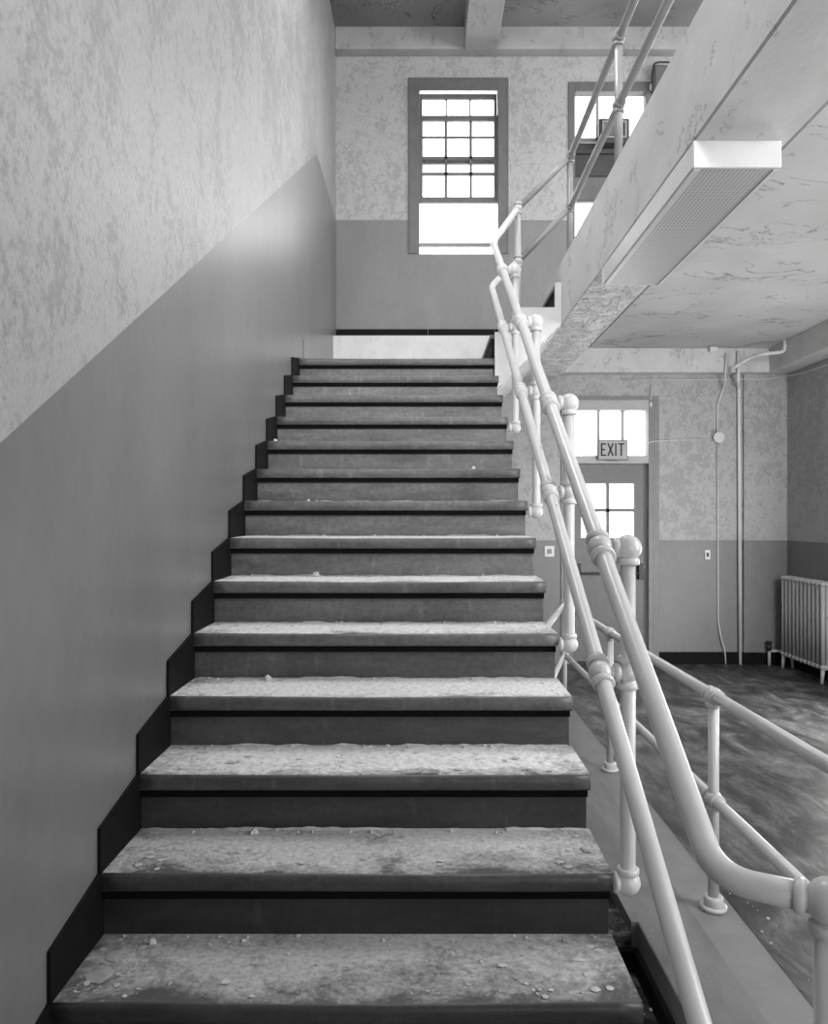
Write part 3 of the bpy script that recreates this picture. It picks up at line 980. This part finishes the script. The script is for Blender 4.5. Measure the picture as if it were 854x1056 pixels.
# ------------------------------------------------------------------ radiator
rd = thing('radiator', 'cream cast iron column radiator standing against the end wall', 'radiator')
RX0, RX1 = 3.58, 3.705
sec = None
for i in range(11):
    y = 7.72 - 0.0755 * i
    if sec is None:
        b = MB()
        for x in (RX0 + 0.022, (RX0 + RX1) / 2, RX1 - 0.022):
            b.tube([(x, 0, 0.145), (x, 0, 0.90)], [0.019, 0.019], 12)
        for z in (0.148, 0.895):
            b.tube([(RX0 + 0.022, 0, z), (RX1 - 0.022, 0, z)], 0.026, 12)
            b.ball((RX0 + 0.022, 0, z), 0.026, seg=12); b.ball((RX1 - 0.022, 0, z), 0.026, seg=12)
            b.tube([((RX0 + RX1) / 2, -0.038, z), ((RX0 + RX1) / 2, 0.038, z)], 0.02, 12)
        sec = b.build('section', M['radiator'], rd)
        sec.location.y = y
    else:
        o = sec.copy(); C.objects.link(o); o.parent = rd; o.location.y = y
for y in (7.72, 7.72 - 0.0755 * 10):
    b = MB(); b.tube([(RX0 + 0.022, y, 0.13), (RX0 + 0.012, y, 0.0)], [0.018, 0.014], 10); b.tube([(RX1 - 0.022, y, 0.13), (RX1 - 0.012, y, 0.0)], [0.018, 0.014], 10)
    b.build('leg', M['radiator'], rd)
b = MB(); b.tube(bend([((RX0 + RX1) / 2, 7.74, 0.148), (3.60, 7.86, 0.148), (3.52, 7.86, 0.148), (3.52, 7.86, 0.0)], 0.03, 4), 0.016, 10); b.build('supply_pipe', M['radiator'], rd)
b = MB(); b.tube([(3.52, 7.86, 0.15), (3.52, 7.86, 0.22)], 0.024, 12); b.ball((3.52, 7.86, 0.235), 0.032, 1, 1, 0.5); b.build('valve', M['metal_dark'], rd)
b = MB(); b.tube([((RX0 + RX1) / 2, 6.965, 0.60), ((RX0 + RX1) / 2, 6.90, 0.60)], 0.010, 8); b.ball(((RX0 + RX1) / 2, 6.90, 0.60), 0.014); b.build('air_valve', M['metal'], rd)

# ------------------------------------------------------------------ plaster crumbs and chips
def chip(b, c, r, flat=0.35, seed=0):
    rnd = random.Random(seed)
    n = rnd.randint(6, 9)
    top, bot = [], []
    a0 = rnd.random() * 6.28
    sx, sy = rnd.uniform(0.7, 1.3), rnd.uniform(0.7, 1.3)
    for i in range(n):
        a = a0 + 2 * PI * i / n + rnd.uniform(-0.2, 0.2)
        rr = r * rnd.uniform(0.65, 1.1)
        bot.append(b.bm.verts.new((c[0] + math.cos(a) * rr * sx, c[1] + math.sin(a) * rr * sy, c[2])))
        top.append(b.bm.verts.new((c[0] + math.cos(a) * rr * sx * 0.72, c[1] + math.sin(a) * rr * sy * 0.72, c[2] + r * flat * rnd.uniform(0.7, 1.3))))
    pk = b.bm.verts.new((c[0] + rnd.uniform(-.2, .2) * r, c[1] + rnd.uniform(-.2, .2) * r, c[2] + r * flat * rnd.uniform(1.1, 1.6)))
    b.bm.faces.new(bot[::-1])
    for i in range(n):
        j = (i + 1) % n
        b.bm.faces.new((bot[i], bot[j], top[j], top[i]))
        b.bm.faces.new((top[i], top[j], pk))

b = MB()
rnd = random.Random(11)
for n in range(0, 14):
    y, z = nose(n)
    dens = {0: 60, 1: 260, 2: 260, 3: 260, 4: 240, 5: 200, 6: 150, 7: 90, 8: 70}.get(n, 25)
    for i in range(dens):
        x = rnd.uniform(SXL + 0.03, SXR - 0.02)
        tt = rnd.random() ** (0.6 if n > 2 else 0.9)
        yy = y + 0.02 + tt * (RUN - 0.005)
        rr = 0.0010 + 0.0048 * rnd.random() ** 5
        chip(b, (x, yy, z + 0.0025), rr, 0.35, rnd.randint(0, 9999))
    for i in range(46 if 1 <= n <= 8 else 14):
        x = rnd.uniform(SXL + 0.02, SXR - 0.02)
        rr = 0.002 + 0.006 * rnd.random() ** 3
        chip(b, (x, y + RUN + OV - 0.004 - rr * 1.5 - 0.03 * rnd.random() ** 2, z + 0.0025), rr, 0.7, rnd.randint(0, 9999))
    for i in range({0: 20, 1: 110, 2: 90, 3: 70, 4: 60, 5: 40}.get(n, 8)):
        side = rnd.random()
        x = SXL + 0.03 + abs(rnd.gauss(0, 0.16)) if side < 0.45 else (SXR - 0.03 - abs(rnd.gauss(0, 0.13)) if side < 0.7 else rnd.uniform(SXL + 0.05, SXR - 0.05))
        x = min(max(x, SXL + 0.03), SXR - 0.03)
        chip(b, (x, y + 0.03 + rnd.random() * (RUN - 0.03), z + 0.0025), 0.003 + 0.012 * rnd.random() ** 4, 0.07, rnd.randint(0, 9999))
    # low ridge of swept dust where tread meets riser
    if n >= 2:
        prev = None
        nseg = 90
        hh = 0.0045 if 2 <= n <= 8 else 0.003
        for i in range(nseg + 1):
            x = SXL + 0.02 + (SXR - SXL - 0.03) * i / nseg
            h = max(0.0002, hh * (0.5 + 1.6 * mnoise.noise(Vector((x * 9, n * 5.3, 1.7))) + 0.8 * mnoise.noise(Vector((x * 31, n * 2.3, 4)))))
            dd = 0.016 + 0.012 * mnoise.noise(Vector((x * 6, n * 1.7, 9)))
            yb = y + RUN + OV - 0.002
            cur = [b.bm.verts.new(p) for p in ((x, yb - 0.003, z + 0.0025), (x, yb - 0.003, z + 0.0025 + h), (x, yb - dd * 0.35, z + 0.0025 + h * 0.65), (x, yb - dd, z + 0.0025))]
            if prev:
                for k2 in range(3):
                    b.bm.faces.new((prev[k2], cur[k2], cur[k2 + 1], prev[k2 + 1]))
            prev = cur
for i in range(120):
    chip(b, (rnd.uniform(0.53, 0.79), rnd.uniform(1.4, 2.80), -0.174), 0.003 + 0.014 * rnd.random() ** 2, 0.3, i)
for i in range(160):
    c_ = (rnd.uniform(0.82, 1.30), rnd.uniform(1.2, 3.2), 0.001)
    if (c_[0] - GX) ** 2 > 0.01:
        chip(b, c_, 0.0015 + 0.007 * rnd.random() ** 3, 0.4, i + 500)
tag(b.build('plaster_dust', M['chip']), 'white plaster crumbs and swept dust scattered over the steps', 'plaster dust', kind='stuff')

# larger pieces, each a thing
def at_step(u, n, f):
    y, z = nose(n)
    yy = y + f * RUN
    return ((u - 435) * yy / F, yy, z + 0.0026)
pieces = [
    (at_step(103, 1, 0.42), 0.062, 0.05, 'largest flat plaster flake on the lowest step beside the wall skirting'),
    (at_step(120, 1, 0.72), 0.040, 0.06, 'flat plaster flake near the wall, behind the largest one on the lowest step'),
    (at_step(157, 1, 0.92), 0.012, 0.9, 'white plaster lump against the riser at the back of the lowest step'),
    (at_step(604, 2, 0.55), 0.028, 0.12, 'flat plaster flake by the open end of the second step up'),
    (at_step(262, 2, 0.96), 0.013, 0.9, 'white plaster lump against the riser at the back of the second step up'),
    (at_step(276, 4, 0.96), 0.016, 0.9, 'white plaster lump at the back of the fourth step up, nearer the wall'),
    (at_step(326, 6, 0.95), 0.019, 0.9, 'biggest white plaster lump on the sixth step up'),
    (at_step(318, 8, 0.90), 0.010, 0.9, 'small plaster lump on the eighth step up'),
    (at_step(488, 9, 0.30), 0.016, 0.7, 'white plaster lump near the railing on the ninth step up'),
    (at_step(284, 10, 0.30), 0.013, 1.0, 'plaster lump against the wall skirting on the tenth step up'),
]
for i, (c, r_, fl_, lab) in enumerate(pieces):
    b = MB(); chip(b, c, r_, fl_, 900 + i)
    tag(b.build('plaster_chip', M['flake'] if fl_ < 0.2 else M['chip']), lab, 'plaster chip', 'larger plaster pieces on the steps')

# ------------------------------------------------------------------ camera
cam = bpy.data.cameras.new('camera')
co = bpy.data.objects.new('camera', cam)
C.objects.link(co)
co.location = (0, 0, EYE)
co.rotation_euler = (PI / 2, 0, 0)
cam.sensor_fit = 'HORIZONTAL'
cam.sensor_width = 36
cam.lens = 36 * F / 854
cam.shift_x = -8 / 854
cam.shift_y = 7 / 854
cam.clip_start = 0.05
bpy.context.scene.camera = co

# ------------------------------------------------------------------ light
wd = bpy.data.worlds.new('world')
bpy.context.scene.world = wd
wd.use_nodes = True
bg = wd.node_tree.nodes['Background']
bg.inputs['Color'].default_value = (1, 1, 1, 1)
bg.inputs['Strength'].default_value = 6.0

def area(name, loc, target, sx, sy, energy):
    l = bpy.data.lights.new(name, 'AREA')
    l.shape = 'RECTANGLE'
    l.size = sx; l.size_y = sy
    l.energy = energy
    o = bpy.data.objects.new(name, l)
    C.objects.link(o)
    o.location = loc
    d_ = Vector(target) - Vector(loc)
    o.rotation_euler = d_.to_track_quat('-Z', 'Y').to_euler()
    return o
area('upper_hall_window_light', (3.5, 3.4, 5.1), (-0.5, 5.5, 3.6), 3.5, 1.6, 170)
area('upper_side_window_light', (3.6, 6.7, 5.0), (-0.89, 6.9, 4.4), 0.9, 1.6, 55)
area('upper_gallery_window_light', (-0.2, -2.6, 4.9), (0.5, 5.0, 2.6), 1.2, 1.8, 240)
area('hall_end_fill', (3.6, 5.7, 0.9), (0.4, 5.7, 1.6), 1.2, 1.2, 75)  # added low fill, no window known here; lifts the far hall ceiling
area('hall_window_light', (3.6, 1.6, 1.8), (0.2, 3.6, 0.9), 1.2, 1.4, 95)
area('hall_fill', (3.0, 1.5, 2.9), (3.5, 7.5, 0.8), 0.8, 0.6, 70)  # unseen fill added to brighten the radiator end of the hall
area('stairwell_fill', (0.0, 4.4, 6.1), (-0.05, 3.9, 0.9), 0.8, 2.2, 85)  # extra overhead fill, added to brighten the dusty treads
area('entry_fill', (2.2, -2.7, 1.3), (1.8, 6.0, 2.0), 2.0, 1.8, 75)  # soft fill added behind the camera to lift the hall walls

sc = bpy.context.scene
sc.view_settings.view_transform = 'Standard'
sc.view_settings.look = 'None'
sc.view_settings.exposure = 0.0
sc.cycles.use_denoising = True
sc.cycles.max_bounces = 8
sc.cycles.diffuse_bounces = 5
sc.cycles.sample_clamp_indirect = 6.0
